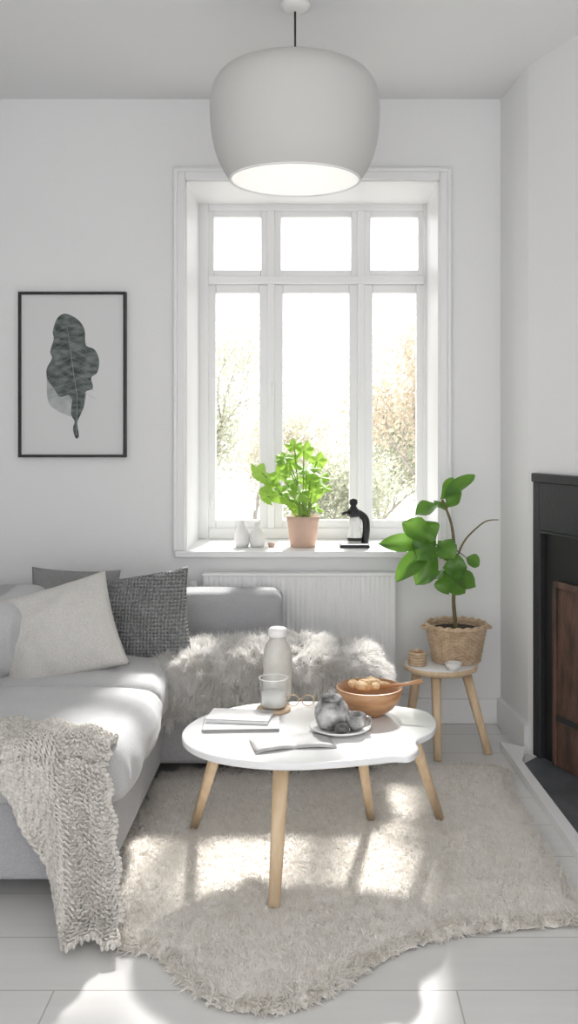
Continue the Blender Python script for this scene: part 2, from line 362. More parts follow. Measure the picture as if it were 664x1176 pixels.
# radiator
rad=root('radiator'); x0,x1,z0,z1=-0.50,0.345,0.17,0.685
n=40;v=[];f=[]
prof=[]
for i in range(n*8+1):
    x=x0+(x1-x0)*i/(n*8); ph=(i%8)/8; prof.append((x,4.203-0.0040*(0.5-0.5*math.cos(2*math.pi*ph))))
for x,y in prof: v+= [(x,y,z0+0.01),(x,y,z1-0.012)]
for i in range(len(prof)-1): f.append((2*i,2*i+2,2*i+3,2*i+1))
mesh('ribbed_panel',v,f,M['trim'],rad); box('panel_body',x0,x1,4.207,4.26,z0,z1-0.004,M['trim'],rad,0.004)
box('top_grille',x0-0.004,x1+0.004,4.196,4.27,z1-0.012,z1,M['trim'],rad,0.004)
box('bottom_rail',x0,x1,4.2,4.26,z0-0.004,z0+0.012,M['trim'],rad,0.004)
tube('valve_pipe',[(-0.545,4.23,0.0),(-0.545,4.23,0.6),(-0.5,4.23,0.63)],0.008,M['trim'],rad); lathe('valve_knob',[(0.014,0),(0.016,0.03),(0.012,0.045)],(-0.545,4.23,0.60),M['trim'],rad,16)
tube('return_pipe',[(0.30,4.235,0.0),(0.30,4.235,0.18)],0.008,M['trim'],rad)

# framed print
fp=root('framed_leaf_print')
a=P(23,336,D);b=P(146,525,D); t=0.012
box('frame_l',a.x,a.x+t,D-0.03,D-0.001,b.z,a.z,M['black'],fp,0.001);box('frame_r',b.x-t,b.x,D-0.03,D-0.001,b.z,a.z,M['black'],fp,0.001)
box('frame_t',a.x+t,b.x-t,D-0.03,D-0.001,a.z-t,a.z,M['black'],fp,0.001);box('frame_b',a.x+t,b.x-t,D-0.03,D-0.001,b.z,b.z+t,M['black'],fp,0.001)
box('paper',a.x+t,b.x-t,D-0.018,D-0.004,b.z+t,a.z-t,M['paper'],fp)
def flat(nm,pts,m,y,sub=4):
    q=catmull([Vector(((x-364)*D/FP,y,H-(yy-490)*D/FP)) for x,yy in pts],sub); return mesh(nm,q,[tuple(range(len(q)))],m,fp,False)
flat('leaf_light',[(58,420),(55,440),(57,462),(66,471),(76,476),(86,478),(97,466),(100,455),(98,444),(96,430),(90,420)],M['inkL'],D-0.0185)
flat('leaf_dark',[(78,361),(90,367),(98,378),(99,392),(101,398),(110,402),(115,414),(113,428),(106,434),(108,446),(100,450),(98,459),(92,464),(86,462),(80,454),(70,456),(63,446),(56,436),(55,424),(61,412),(59,404),(63,390),(62,382),(65,370),(70,363)],M['inkD'],D-0.0192)
flat('leaf_tail',[(88,452),(97,456),(98,466),(93,478),(90,486),(92,501),(88,503),(85,492),(87,484),(83,476),(84,462)],M['inkD'],D-0.0198,3)
va=Acc()
def pp(x,yy): return Vector(((x-364)*D/FP,D-0.0200,H-(yy-490)*D/FP))
va.add(*tubegeo([pp(77,366),pp(82,400),pp(86,430),pp(90,455),pp(89,500)],[0.0014]*5,4))
for k in range(9):
    y0=375+k*9; xm=79+k*1.2
    va.add(*tubegeo([pp(xm,y0),pp(xm-10,y0+4),pp(64-0.6*k,y0+10)],0.0006,4)); va.add(*tubegeo([pp(xm,y0),pp(xm+10,y0+4),pp(min(112,98+1.6*k),y0+11)],0.0006,4))
mesh('leaf_veins',va.v,va.f,M['vein'],fp)

# fireplace
fpz=root('fireplace')
def fbox(nm,t0,t1,n0,n1,z0,z1,m,bev=0.004): return prism(nm,[F2(t0,n0),F2(t1,n0),F2(t1,n1),F2(t0,n1)],z0,z1,m,fpz,bev)
fbox('surround_left',0.07,0.115,0.0,0.026,0.02,1.11,M['iron']); fbox('surround_right',1.06,1.12,0.0,0.026,0.02,1.11,M['iron'])
fbox('surround_frieze',0.115,1.06,0.0,0.026,0.92,1.11,M['iron']); fbox('mantel_top',0.067,1.123,0.0,0.032,1.11,1.145,M['iron'],0.004)
fbox('surround_inner_bead',0.115,0.124,0.0,0.03,0.02,0.92,M['iron']); fbox('frieze_bead',0.115,1.06,0.0,0.03,0.91,0.92,M['iron'])
fbox('firebox',0.124,1.06,0.0,0.008,0.02,0.92,M['black'])
fbox('panel_door',0.205,0.75,0.010,0.022,0.025,0.735,M['rust'])
fbox('panel_stile',0.205,0.227,0.022,0.030,0.025,0.735,M['rust']);fbox('panel_rail_top',0.227,0.75,0.022,0.030,0.71,0.735,M['rust']);fbox('panel_rail_mid',0.227,0.75,0.022,0.028,0.20,0.225,M['iron']);fbox('panel_stile_right',0.725,0.75,0.022,0.030,0.025,0.71,M['rust'])
h=root('hearth')
slab=[(0.80,3.72),F2(0.08,0.0),F2(1.18,0.0),(0.98,2.55),(0.86,2.55)]
prism('slate_slab',slab,0,0.02,M['slate'],h,0.003)
prism('white_kerb',[(0.755,3.95),(0.842,3.885),F2(0.0,0.012),(0.80,3.725),(0.86,2.55),(0.98,2.55),(0.98,2.50),(0.815,2.50)],0,0.032,M['trim'],h,0.004)

# ---------------- sofa ----------------
sf=root('corner_sofa')
SX=-0.575; SB=3.56; yF=2.64
rbox('base_long',-1.40,0.25,SB,4.16,0.07,0.30,0.03,M['sofa'],sf,n=20)
rbox('base_chaise',-1.40,SX,yF,SB+0.05,0.07,0.30,0.03,M['sofa'],sf,n=20)
rbox('backrest_long',-1.40,-0.145,3.97,4.17,0.20,0.64,0.045,M['sofa'],sf,n=24,wr=0.004)
rbox('backrest_left',-1.44,-1.20,yF,4.10,0.20,0.66,0.05,M['sofa'],sf,n=24,wr=0.004)
rbox('seat_cushion_front',-1.21,SX+0.05,yF-0.01,3.30,0.27,0.435,0.065,M['sofalight'],sf,bulge=0.035,n=34,wr=0.010,fb=0.012)
rbox('seat_cushion_corner',-1.21,SX+0.03,3.30,3.98,0.27,0.435,0.05,M['sofalight'],sf,bulge=0.02,n=30,wr=0.006,fb=0.008)
rbox('seat_cushion_long',SX+0.03,0.25,SB-0.01,3.98,0.27,0.425,0.05,M['sofalight'],sf,bulge=0.008,n=30,wr=0.006)
rbox('back_cushion_left',-1.26,-1.06,3.36,3.96,0.42,0.69,0.08,M['sofalight'],sf,n=24,wr=0.012,fb=0.02)
for k,(x,y) in enumerate(((-0.72,2.74),(-1.3,2.74),(-0.66,3.66),(0.16,3.66),(0.16,4.08),(-1.3,4.08))):
    tube('leg_%d'%k,[(x,y,0.0),(x,y,0.08)],[0.014,0.02],M['black'],sf)
pillow('dark_back_cushion',P(84,701,3.90),(0.36,0.34),0.13,(-0.25,0.05,0.1),M['pilM'],3)
pillow('grey_knit_pillow',P(158,710,3.76),(0.43,0.36),0.16,(-0.42,-0.18,-0.18),M['pilD'],5)
pillow('linen_pillow',P(68,727,3.50),(0.43,0.37),0.17,(-0.45,-0.28,0.12),M['pilL'],9)

# fur throw
v=[];f=[];nu,nv=80,56
for i in range(nu+1):
    u=i/nu; x=-0.62+0.89*u
    for j in range(nv+1):
        w=j/nv
        drop=0.17+0.04*math.sin(u*8+0.5)+0.025*math.sin(u*21+1)
        if u<0.3: drop*=0.35+0.65*u/0.3
        if u>0.8: drop*=1-0.35*(u-0.8)/0.2
        s=w*(0.40+drop)
        yb=3.93-0.10*(1-u)**2+0.02*math.sin(u*7); zt0=0.452+0.022*math.sin(math.pi*min(1,u*1.1))
        yed=SB-0.02; L1=yb-yed-0.03
        if s<L1: y=yb-s; z=zt0
        elif s<L1+0.07: a=(s-L1)/0.07*math.pi/2; y=yed+0.03-0.055*math.sin(a); z=zt0-0.045*(1-math.cos(a))
        else: y=yed-0.026-0.012*math.sin(u*26)*min(1,(s-L1-.07)*10); z=zt0-0.045-(s-L1-0.07)
        if u>0.88: z2=(u-0.88)/0.12; z-=0.10*z2**2.0; 
        if u<0.12: z-=0.03*(1-u/0.12)
        z+=0.010*noise.noise(Vector((x*6,y*6,z*3)))+0.008*math.sin(u*13+w*5)
        v.append((x,y,z))
for i in range(nu):
    for j in range(nv):
        q=i*(nv+1)+j; f.append((q,q+1,q+nv+2,q+nv+1))
ft=root('fur_throw')
fs=mesh('hide',v,f,mat('fur_hide',(0.74,0.72,0.69),1.0,var=(0.84,0.83,0.80),vscale=15),ft)
if sum(p.normal.z for p in fs.data.polygons)<0: fs.data.flip_normals()
fs.data.update()
strands('fur_hairs',fs,58000,0.050,0.0022,M['fur'],((0.60,0.57,0.53),(0.96,0.95,0.94),(0.97,0.965,0.96)),ft,grav=0.40,rnd=0.5,curl=0.15,segs=3,comb=(0.1,-0.5,-0.15),clump=38,wide=(26,9,20))

# knitted blanket
v=[];f=[];nu,nv=60,110
kb=root('knitted_blanket')
def kpt(u,w):
    x=-1.12+0.55*u
    drop=np.interp(u,[0,0.35,0.5,0.62,0.72,0.82,1.0],[0.01,0.05,0.11,0.22,0.38,0.52,0.51])+0.012*math.sin(u*34)
    top=np.interp(u,[0,0.5,1.0],[0.20,0.16,0.10])
    s=w*(top+drop+0.04); yed=yF-0.02; zt_=0.478+0.004
    if s<top: y=yed+top-s; z=zt_-0.02*max(0,(u-0.85)/0.15)
    elif s<top+0.07: a=(s-top)/0.07*math.pi/2; y=yed-0.05*math.sin(a); z=zt_-0.045*(1-math.cos(a))-0.02*max(0,(u-0.85)/0.15)
    else:
        q=s-top-0.07; y=yed-0.05; z=zt_-0.045-q
        k=q/0.5; y-=0.015+0.09*k*k+0.03*k*math.sin(u*26)+0.012*math.sin(u*40+2)*min(1,k*3); x+=0.08*k*(u-0.5)
        x+=0.03*k
    x+=0.006*math.sin(w*40)*u**8
    z+=0.010*noise.noise(Vector((x*9,y*9,z*9)))+0.006*math.sin(u*30+w*3)
    if z<0.034: y-= (0.034-z)*0.9; z=0.034+0.01*abs(math.sin(u*40))
    return Vector((x,y,z))
for i in range(nu+1):
    for j in range(nv+1): v.append(kpt(i/nu,j/nv))
for i in range(nu):
    for j in range(nv):
        q=i*(nv+1)+j; f.append((q,q+1,q+nv+2,q+nv+1))
ks=mesh('knit_sheet',v,f,M['knit'],kb)
if sum(p.normal.y for p in ks.data.polygons)>0: ks.data.flip_normals()
so=ks.modifiers.new('s','SOLIDIFY'); so.thickness=0.012; so.offset=-1
strands('knit_fuzz',ks,14000,0.010,0.0022,M['knits'],((0.70,0.67,0.62),(0.88,0.86,0.82)),kb,grav=0.2,rnd=0.7,curl=0.4,segs=3,clump=70)
kl=Acc()
for j in range(2,46):
    w=j/46
    pts=[]
    for i in range(0,121):
        u=i/120; p=kpt(u,w+0.006*math.sin(i*math.pi/1.5)); 
        p2=kpt(min(1,u+0.01),w)-kpt(max(0,u-0.01),w); p3=kpt(u,min(1,w+.01))-kpt(u,max(0,w-.01)); nn=p2.cross(p3)
        if nn.length>0: nn.normalize()
        if nn.y>0 and abs(nn.y)>abs(nn.z): nn=-nn
        if nn.z<0 and abs(nn.z)>=abs(nn.y): nn=-nn
        pts.append(p+nn*(0.003+0.003*math.sin(i*math.pi/1.5+j)))
    kl.add(*tubegeo(pts,0.0042,5))
# chunky scalloped border loops along hem and right edge
def loops(fn,n,r):
    pts=[]
    for i in range(n*8+1):
        a=i/(n*8); th=i/8*2*math.pi; b0=fn(a); b1=fn(min(1,a+0.004)); tdir=(b1-b0)
        if tdir.length<1e-6: tdir=Vector((1,0,0))
        tdir.normalize(); down=Vector((0,-0.3,-1)) if abs(tdir.z)<0.6 else Vector((1,-0.2,0)); 
        p=b0+tdir*(r*0.7*math.cos(th))+down.normalized()*(r*(0.5+0.8*math.sin(th))); p.z=max(p.z,0.012); pts.append(p)
    return pts
kl.add(*tubegeo(loops(lambda a:kpt(a,1.0),46,0.010),0.0048,6))
kl.add(*tubegeo(loops(lambda a:kpt(1.0,a),50,0.009),0.0048,6))
mesh('knit_rows',kl.v,kl.f,M['knit'],kb)

# ---------------- rug ----------------
rpx=[(195,886),(300,881),(450,878),(572,880),(588,905),(615,950),(640,992),(662,1030),(690,1048),(690,1060),(664,1056),(600,1061),(540,1066),(500,1074),(460,1087),(430,1103),(400,1122),(365,1143),(335,1153),(300,1156),(262,1152),(235,1141),(205,1118),(182,1095),(150,1086),(126,1078),(117,1052),(122,1015),(140,970),(165,930)]
out=catmull([G(x,y,0.02) for x,y in rpx],8); c=Vector((0.03,2.95,0)); n=len(out); R=46
v=[];f=[]
for k in range(R+1):
    r=(k/R)**0.8
    for i,o in enumerate(out):
        wob=1+0.010*math.sin(i*1.9)*r**6+0.008*math.sin(i*3.3)*r**6
        p=c+(Vector((o.x,o.y,0))-c)*r*wob; z=0.006+0.022*(1-r**26)+0.005*noise.noise(Vector((p.x*9,p.y*9,0)))+0.004*noise.noise(Vector((p.x*30,p.y*30,5)))
        v.append((p.x,p.y,max(z,0.003)))
for k in range(R):
    for i in range(n):
        j=(i+1)%n; f.append((k*n+i,k*n+j,(k+1)*n+j,(k+1)*n+i))
rg=root('shaggy_rug'); rs=mesh('pile_base',v,f,M['rug'],rg)
if sum(p.normal.z for p in rs.data.polygons)<0: rs.data.flip_normals()
strands('pile_tufts',rs,110000,0.013,0.0036,M['rugs'],((0.86,0.82,0.765),(0.97,0.955,0.93)),rg,grav=0.05,rnd=0.45,curl=0.3,segs=2,clump=70,zmin=0.008)
oa=np.array([[o.x,o.y] for o in out])
def edgemask(p):
    d=np.min(np.linalg.norm(p[:,None,:2]-oa[None],axis=2),axis=1); return (d<0.03).astype(float)
strands('edge_shag',rs,16000,0.030,0.0042,M['rugs'],((0.74,0.69,0.62),(0.94,0.92,0.88)),rg,grav=0.45,rnd=0.8,curl=0.5,segs=3,clump=45,mask=edgemask,zmin=0.003)

# ---------------- coffee table ----------------
ct=root('coffee_table'); TZ=0.43
tpx=[(209,842),(216,856),(245,868),(290,875),(335,877),(380,875),(425,871),(452,868),(470,868),(481,860),(479,850),(497,840),(501,828),(490,817),(460,811),(410,807),(350,805),(290,808),(245,818),(220,829)]
tp=catmull([G(x,y,TZ) for x,y in tpx],6)
prism('top',[(q.x,q.y) for q in tp],TZ-0.02,TZ,M['white_top'],ct,0.005,3)
def leg(nm,a,b,r0=0.019,r1=0.013): tube(nm,[a,Vector(a).lerp(Vector(b),0.5),b],[r0,(r0+r1)/2,r1],M['wood'],ct,16,True)
leg('leg_front',(-0.098,2.69,TZ-0.02),(-0.116,2.60,0.028),0.024,0.016)
leg('leg_left',(-0.285,2.93,TZ-0.02),(-0.40,3.11,0.028))
leg('leg_right',(0.285,2.98,TZ-0.02),(0.41,3.18,0.028))
leg('leg_mid',(0.125,3.0,TZ-0.02),(0.18,3.18,0.028))
tube('brace_1',[(-0.10,2.69,TZ-0.036),(0.125,3.0,TZ-0.034)],0.018,M['wood'],ct,12,True)
tube('brace_2',[(-0.285,2.93,TZ-0.034),(0.285,2.98,TZ-0.034)],0.015,M['wood'],ct,12,True)

bt=root('stoneware_bottle'); q=G(317,806,TZ)
lathe('body',[(0.0,0),(0.040,0),(0.046,0.008),(0.048,0.05),(0.048,0.13),(0.045,0.16),(0.036,0.185),(0.027,0.198),(0.026,0.208)],(q.x+0.004,q.y+0.04,TZ),M['stone'],bt)
lathe('lid',[(0.030,0.205),(0.032,0.212),(0.032,0.228),(0.026,0.235),(0.0,0.236)],(q.x+0.004,q.y+0.04,TZ),M['ceram'],bt)
gx,gy=G(314,818,TZ).x,G(314,818,TZ).y+0.02
lathe('wooden_coaster',[(0,0),(0.052,0),(0.055,0.004),(0.052,0.009),(0,0.009)],(gx,gy,TZ),M['wood'])
gt=root('glass_tumbler')
lathe('glass_wall',[(0,0.0),(0.036,0),(0.040,0.008),(0.046,0.095)],(gx,gy,TZ+0.009),M['glass'],gt,cap=False)
tube('glass_rim',[(gx+0.046*math.cos(a),gy+0.046*math.sin(a),TZ+0.104) for a in [2*math.pi*k/40 for k in range(40)]],0.0015,M['ceram'],gt,6,closed=True)
lathe('candle_wax',[(0,0.006),(0.036,0.006),(0.039,0.05),(0,0.051)],(gx,gy,TZ+0.009),M['ceram'],gt,32,cap=False)
# bowl
bw=root('wooden_bowl'); q=G(425,822,TZ); by=q.y+0.02; bx=q.x
lathe('bowl',[(0,0),(0.045,0),(0.050,0.006),(0.075,0.022),(0.096,0.05),(0.105,0.085),(0.101,0.087),(0.090,0.055),(0.07,0.03),(0.0,0.018)],(bx,by,TZ),M['woodD'],bw,cap=False)
ba=Acc()
for k in range(16):
    a=random.random()*6.28; r=random.random()*0.062; cx,cy,cz=bx+r*math.cos(a),by+r*math.sin(a),TZ+0.07+0.02*random.random()+0.012*(1-r/0.06)
    bmx=bmesh.new(); bmesh.ops.create_icosphere(bmx,subdivisions=2,radius=1)
    Rm=Matrix.Rotation(random.random()*3,3,'Z')@Matrix.Rotation(random.uniform(-.6,.6),3,'X')
    vv=[Rm@Vector((w.co.x*0.028,w.co.y*0.018,w.co.z*0.012*(1+0.2*noise.noise(w.co*2+Vector((k,0,0))))))+Vector((cx,cy,cz)) for w in bmx.verts]
    ff=[[w.index for w in fc.verts] for fc in bmx.faces]; bmx.free(); ba.add(vv,ff)
mesh('cookies',ba.v,ba.f,M['bread'],bw)
tube('serving_spoon',[(bx+0.03,by,TZ+0.085),(bx+0.105,by-0.01,TZ+0.095),(bx+0.165,by-0.01,TZ+0.105)],[0.006,0.005,0.008],M['woodD'],bw)
# plate with marbled jar, cup and small dark ornaments
tq=G(390,843,TZ); tx,ty=tq.x,tq.y+0.03
sp_=root('serving_plate')
lathe('dish',[(0,0),(0.050,0),(0.082,0.010),(0.092,0.016),(0.090,0.019),(0.055,0.007),(0,0.006)],(tx+0.003,ty,TZ),M['ceram'],sp_,cap=False)
tpot=root('marbled_sugar_jar')
lathe('jar_body',[(0,0),(0.030,0),(0.046,0.014),(0.053,0.038),(0.050,0.062),(0.038,0.080),(0.030,0.086),(0,0.086)],(tx-0.022,ty+0.005,TZ+0.007),M['greycer'],tpot,40,False)
lathe('jar_lid',[(0,0),(0.033,0.0),(0.033,0.006),(0.024,0.014),(0.008,0.018),(0.010,0.026),(0,0.031)],(tx-0.022,ty+0.005,TZ+0.092),M['greycer'],tpot,32,False)
cup=root('grey_cup'); cx,cy=tx+0.048,ty-0.018
lathe('cup_body',[(0,0),(0.018,0),(0.027,0.018),(0.030,0.046),(0.028,0.046),(0.024,0.018),(0,0.006)],(cx,cy,TZ+0.009),M['greycer'],cup,32,False)
tube('cup_handle',catmull([(cx+0.028,cy,TZ+0.046),(cx+0.044,cy,TZ+0.044),(cx+0.042,cy,TZ+0.026),(cx+0.027,cy,TZ+0.022)],5,False),0.0035,M['greycer'],cup,8)
lathe('dark_salt_cellar',[(0,0),(0.014,0),(0.022,0.010),(0.021,0.022),(0.012,0.030),(0,0.031)],(tx+0.006,ty-0.055,TZ+0.010),M['darkcer'],seg=28,cap=False)
bs=root('book_stack')
def book(nm,cpx,cpy,w,d,z0,th,ang,m,par,bev=0.002):
    q=G(cpx,cpy,TZ); ca,sa=math.cos(ang),math.sin(ang)
    pts=[(q.x+x*ca-y*sa,q.y+x*sa+y*ca) for x,y in ((-w/2,-d/2),(w/2,-d/2),(w/2,d/2),(-w/2,d/2))]
    return prism(nm,pts,z0,z0+th,m,par,bev)
book('book_lower',277,833,0.23,0.12,TZ,0.008,0.05,M['mag2'],bs); book('book_lower_pages',278,834,0.225,0.115,TZ+0.008,0.003,0.05,M['paper'],bs)
book('book_upper',276,829,0.19,0.11,TZ+0.011,0.009,-0.12,M['paper'],bs); book('book_cover',276,829,0.192,0.112,TZ+0.020,0.003,-0.12,M['mag'],bs)
mgz=root('open_magazine')
q=G(334,855,TZ); v=[];f=[]
ang=0.22
for i in range(21):
    u=i/20*2-1
    for j in range(5):
        w=j/4-0.5; x=u*0.115; y=w*0.12-0.02*abs(u); z=TZ+0.004+0.010*abs(u)**0.5*(1-abs(u)**3)*(1 if u<0 else 0.8)
        v.append((q.x+x*math.cos(ang)-y*math.sin(ang),q.y+0.02+x*math.sin(ang)+y*math.cos(ang),z))
for i in range(20):
    for j in range(4): k=i*5+j; f.append((k,k+1,k+6,k+5))
o=mesh('pages',v,f,M['mag'],mgz); so=o.modifiers.new('s','SOLIDIFY'); so.thickness=0.004; so.offset=-1
eg=root('eyeglasses'); q=G(345,815,TZ)
for s_ in (-1,1):
    pts=[(q.x+s_*0.024+0.019*math.cos(a),q.y+0.03,TZ+0.021+0.018*math.sin(a)) for a in [2*math.pi*k/20 for k in range(20)]]
    tube('rim_%d'%(s_+1),pts,0.0015,M['wood'],eg,6,closed=True)
    tube('temple_%d'%(s_+1),[(q.x+s_*0.043,q.y+0.03,TZ+0.028),(q.x+s_*0.045,q.y+0.11,TZ+0.014),(q.x+s_*0.04,q.y+0.14,TZ+0.003)],0.0014,M['wood'],eg,6)
tube('bridge',[(q.x-0.006,q.y+0.03,TZ+0.026),(q.x+0.006,q.y+0.03,TZ+0.026)],0.0015,M['wood'],eg,6)

# ---------------- stool + plant ----------------
st=root('wooden_stool'); sx,sy,SZ=0.515,3.99,0.343
lathe('seat',[(0,-0.025),(0.14,-0.025),(0.152,-0.018),(0.154,-0.006),(0.148,0),(0,0)],(sx,sy,SZ),M['wood'],st,56,False)
lathe('seat_paint',[(0,0),(0.146,0),(0.144,0.002),(0,0.002)],(sx,sy,SZ),M['white_top'],st,56,False)
for k,(a,b) in enumerate((((sx-0.03,sy-0.09),(G(503,874).x,G(503,874).y)),((sx+0.10,sy-0.02),(G(561,866).x,G(561,866).y)),((sx-0.09,sy+0.04),(sx-0.125,4.12)))):
    tube('leg_%d'%k,[(a[0],a[1],SZ-0.02),(b[0],b[1],0.0)],[0.020,0.015],M['wood'],st,14,True)
fig=root('potted_fig_plant'); bx,by,bz=(524-364)*4.03/FP,4.03,SZ+0.002
bk=Acc(); prof=lambda t: 0.096+0.026*t
for k in range(17):
    t=k/16; z=bz+0.006+t*0.142; pts=[]
    for i in range(96):
        a=2*math.pi*i/96; r=prof(t)+0.0035*math.sin(i*2*math.pi/96*24+k*math.pi); pts.append((bx+r*math.cos(a),by+r*math.sin(a),z))
    bk.add(*tubegeo(pts,0.0048,6,closed=True))
for k in range(2):
    pts=[(bx+0.126*math.cos(a),by+0.126*math.sin(a),bz+0.150+k*0.006+0.003*math.sin(a*20+k*3)) for a in [2*math.pi*i/100 for i in range(100)]]
    bk.add(*tubegeo(pts,0.007,6,closed=True))
for i in range(48):
    a=2*math.pi*i/48; bk.add(*tubegeo([(bx+0.096*math.cos(a),by+0.096*math.sin(a),bz+0.003),(bx+0.122*math.cos(a),by+0.122*math.sin(a),bz+0.147)],0.003,5))
for s_ in (-1,1):
    bk.add(*tubegeo(catmull([(bx+s_*0.121,by-0.03,bz+0.147),(bx+s_*0.143,by-0.015,bz+0.143),(bx+s_*0.143,by+0.015,bz+0.143),(bx+s_*0.121,by+0.03,bz+0.147)],5,False),0.006,6))
mesh('wicker_basket',bk.v,bk.f,M['wick'],fig)
lathe('basket_liner',[(0,0.002),(0.089,0.002),(0.113,0.132),(0,0.134)],(bx,by,bz),M['soil'],fig,40,False)
sa=Acc()
def br(pts,r0,r1,dz=None):
    q=[P(x,y,d) for x,y,d in pts]; q=catmull(q,5,False); n=len(q); sa.add(*tubegeo(q,[r0+(r1-r0)*i/(n-1) for i in range(n)],8))
br([(524,722,4.03),(521,690,4.03),(523,660,4.02),(522,630,4.02),(518,600,4.01),(508,574,4.0)],0.009,0.005)
br([(523,645,4.02),(533,622,4.03),(548,606,4.04),(560,598,4.04),(573,597,4.05)],0.005,0.002)
br([(522,665,4.02),(512,640,3.98),(500,624,3.96)],0.005,0.003)
br([(523,680,4.02),(515,664,3.99),(508,655,3.97)],0.004,0.003)
br([(522,630,4.02),(535,640,4.02)],0.003,0.002)
LV=[((508,574,4.0),(543,542,4.0),17),((506,574,4.0),(523,548,4.03),14),((508,578,4.0),(477,587,3.96),21),((513,584,4.0),(527,562,3.98),19),((515,590,4.01),(500,572,4.05),15),
((500,624,3.96),(466,598,3.94),27),((500,625,3.96),(437,621,3.92),19),((499,628,3.96),(453,662,3.92),25),((503,636,3.97),(479,670,3.92),23),((503,622,3.96),(521,640,3.9),22),((498,622,3.96),(480,640,3.9),30),((500,620,3.97),(490,596,4.0),20),((505,630,3.97),(462,642,3.98),22),
((510,655,3.97),(548,670,3.94),24),((535,640,4.02),(551,648,4.0),16),((510,656,3.97),(513,682,3.93),22),((508,652,3.97),(536,650,3.95),26),((512,662,3.98),(534,682,3.96),18),((520,618,4.02),(508,640,3.97),22),((508,655,3.97),(494,664,3.93),18)]
la=Acc()
for (b,t_,w) in LV:
    nrm=Vector((random.uniform(-.7,.7),-0.7,random.uniform(0.2,1.3)))
    la.add(*leafgeo(P(*b),P(*t_),w*4/FP*1.15,nrm,droop=0.18,fold=0.28,fat=0.6,wav=0.08))
mesh('branches',sa.v,sa.f,M['stem'],fig); o=mesh('leaves',la.v,la.f,M['leafA'],fig)
lathe('white_bowl',[(0,0),(0.018,0),(0.028,0.014),(0.034,0.032),(0.032,0.032),(0.025,0.014),(0,0.005)],(0.552,3.868,SZ+0.002),M['ceram'],seg=36,cap=False)
sb=root('small_wicker_box')
for k in range(5): tube('ring_%d'%k,[(0.415+0.034*math.cos(a),3.96+0.034*math.sin(a),SZ+0.008+k*0.011) for a in [2*math.pi*i/30 for i in range(30)]],0.006,M['wick'],sb,6,closed=True)
lathe('box_core',[(0,0),(0.032,0),(0.032,0.052),(0,0.052)],(0.415,3.96,SZ+0.002),M['woodD'],sb,24,False)
lathe('box_knob',[(0,0),(0.008,0),(0.012,0.01),(0,0.018)],(0.415,3.96,SZ+0.054),M['wick'],sb,16,False)

# ---------------- sill things ----------------
gp=root('potted_geranium'); c0=P(348,628,4.44); c0.z=WZ0
lathe('pot',[(0,0),(0.056,0),(0.060,0.004),(0.072,0.118),(0.076,0.120),(0.077,0.142),(0.070,0.142),(0.068,0.125),(0,0.122)],tuple(c0),M['terra'],gp,48,False)
lathe('pot_soil',[(0,0.123),(0.067,0.123),(0,0.128)],tuple(c0),M['soil'],gp,30,False)
ga=Acc(); gl=Acc()
tg=[(301,543,24),(310,556,22),(320,545,22),(320,568,20),(333,532,24),(338,550,24),(349,518,20),(352,538,24),(364,530,20),(368,548,20),(345,566,24),(332,574,20),(358,566,22),(362,582,18),(330,558,18),(307,570,18),(338,512,16),(326,526,18),(356,552,18),(342,583,18),(373,560,14)]
for x,y,s_ in tg:
    d=4.44+random.uniform(-0.09,0.05); tgt=P(x,y,d); b0=c0+Vector((random.uniform(-.03,.03),random.uniform(-.03,.03),0.125))
    mid=b0.lerp(tgt,0.5)+Vector((0,0,0.02)); q=catmull([b0,mid,tgt],4,False); ga.add(*tubegeo(q,[0.003]*len(q),6))
    rad_=s_*4.44/FP/2*1.15; nrm=Vector((random.uniform(-.6,.6),random.uniform(-0.9,-0.3),random.uniform(0.3,1))).normalized()
    up=(tgt-b0).normalized(); a1=(up-nrm*up.dot(nrm)).normalized(); a2=nrm.cross(a1)
    vv=[tgt-nrm*0.002];N=30
    for rr in (0.5,1.0):
        for i in range(N):
            a=2*math.pi*i/N; lob=1+0.18*math.cos(5*a)+0.05*math.cos(15*a)-0.45*max(0,-math.cos(a)-0.85)/0.15*rr
            vv.append(tgt+(a1*math.cos(a)+a2*math.sin(a))*rad_*rr*lob+nrm*rad_*(0.12*rr*rr*math.cos(5*a)-0.15*rr*rr))
    ff=[(0,1+i,1+(i+1)%N) for i in range(N)]+[(1+i,1+N+i,1+N+(i+1)%N,1+(i+1)%N) for i in range(N)]
    gl.add(vv,ff)
mesh('stems',ga.v,ga.f,M['gstem'],gp); mesh('leaves',gl.v,gl.f,M['leafB'],gp)
for (x,w,hh) in ((278,0.036,0.125),(295.5,0.037,0.112)):
    q=P(x,628,4.42)
    lathe('white_bud_vase',[(0,0),(w*0.8,0),(w,hh*0.2),(w*0.98,hh*0.5),(w*0.6,hh*0.75),(w*0.33,hh*0.86),(w*0.4,hh*0.98),(w*0.3,hh),(w*0.22,hh*0.86),(0,hh*0.8)],(q.x,q.y,WZ0),M['ceram'],seg=36,cap=False)
q=P(283,620,4.61); lathe('tall_glass_vase',[(0,0.002),(0.053,0.002),(0.055,0.01),(0.057,0.44)],(q.x,q.y,WZ0),glassmat('vase_glass',0.02,(0.97,0.97,0.97),0.35),seg=40,cap=False)
q=P(312,628,4.42)
lathe('tea_light_holder',[(0,0),(0.014,0),(0.017,0.018),(0.014,0.018),(0,0.01)],(q.x,q.y,WZ0),M['terra'],seg=20,cap=False)
cm=root('coffee_maker'); q=P(408,628,4.42); x,y,z=q.x,q.y,WZ0
box('drip_base',x-0.072,x+0.066,y-0.05,y+0.06,z,z+0.012,M['black'],cm,0.004); box('drip_tray',x-0.066,x+0.06,y-0.046,y+0.05,z+0.012,z+0.022,M['chrome'],cm,0.003)
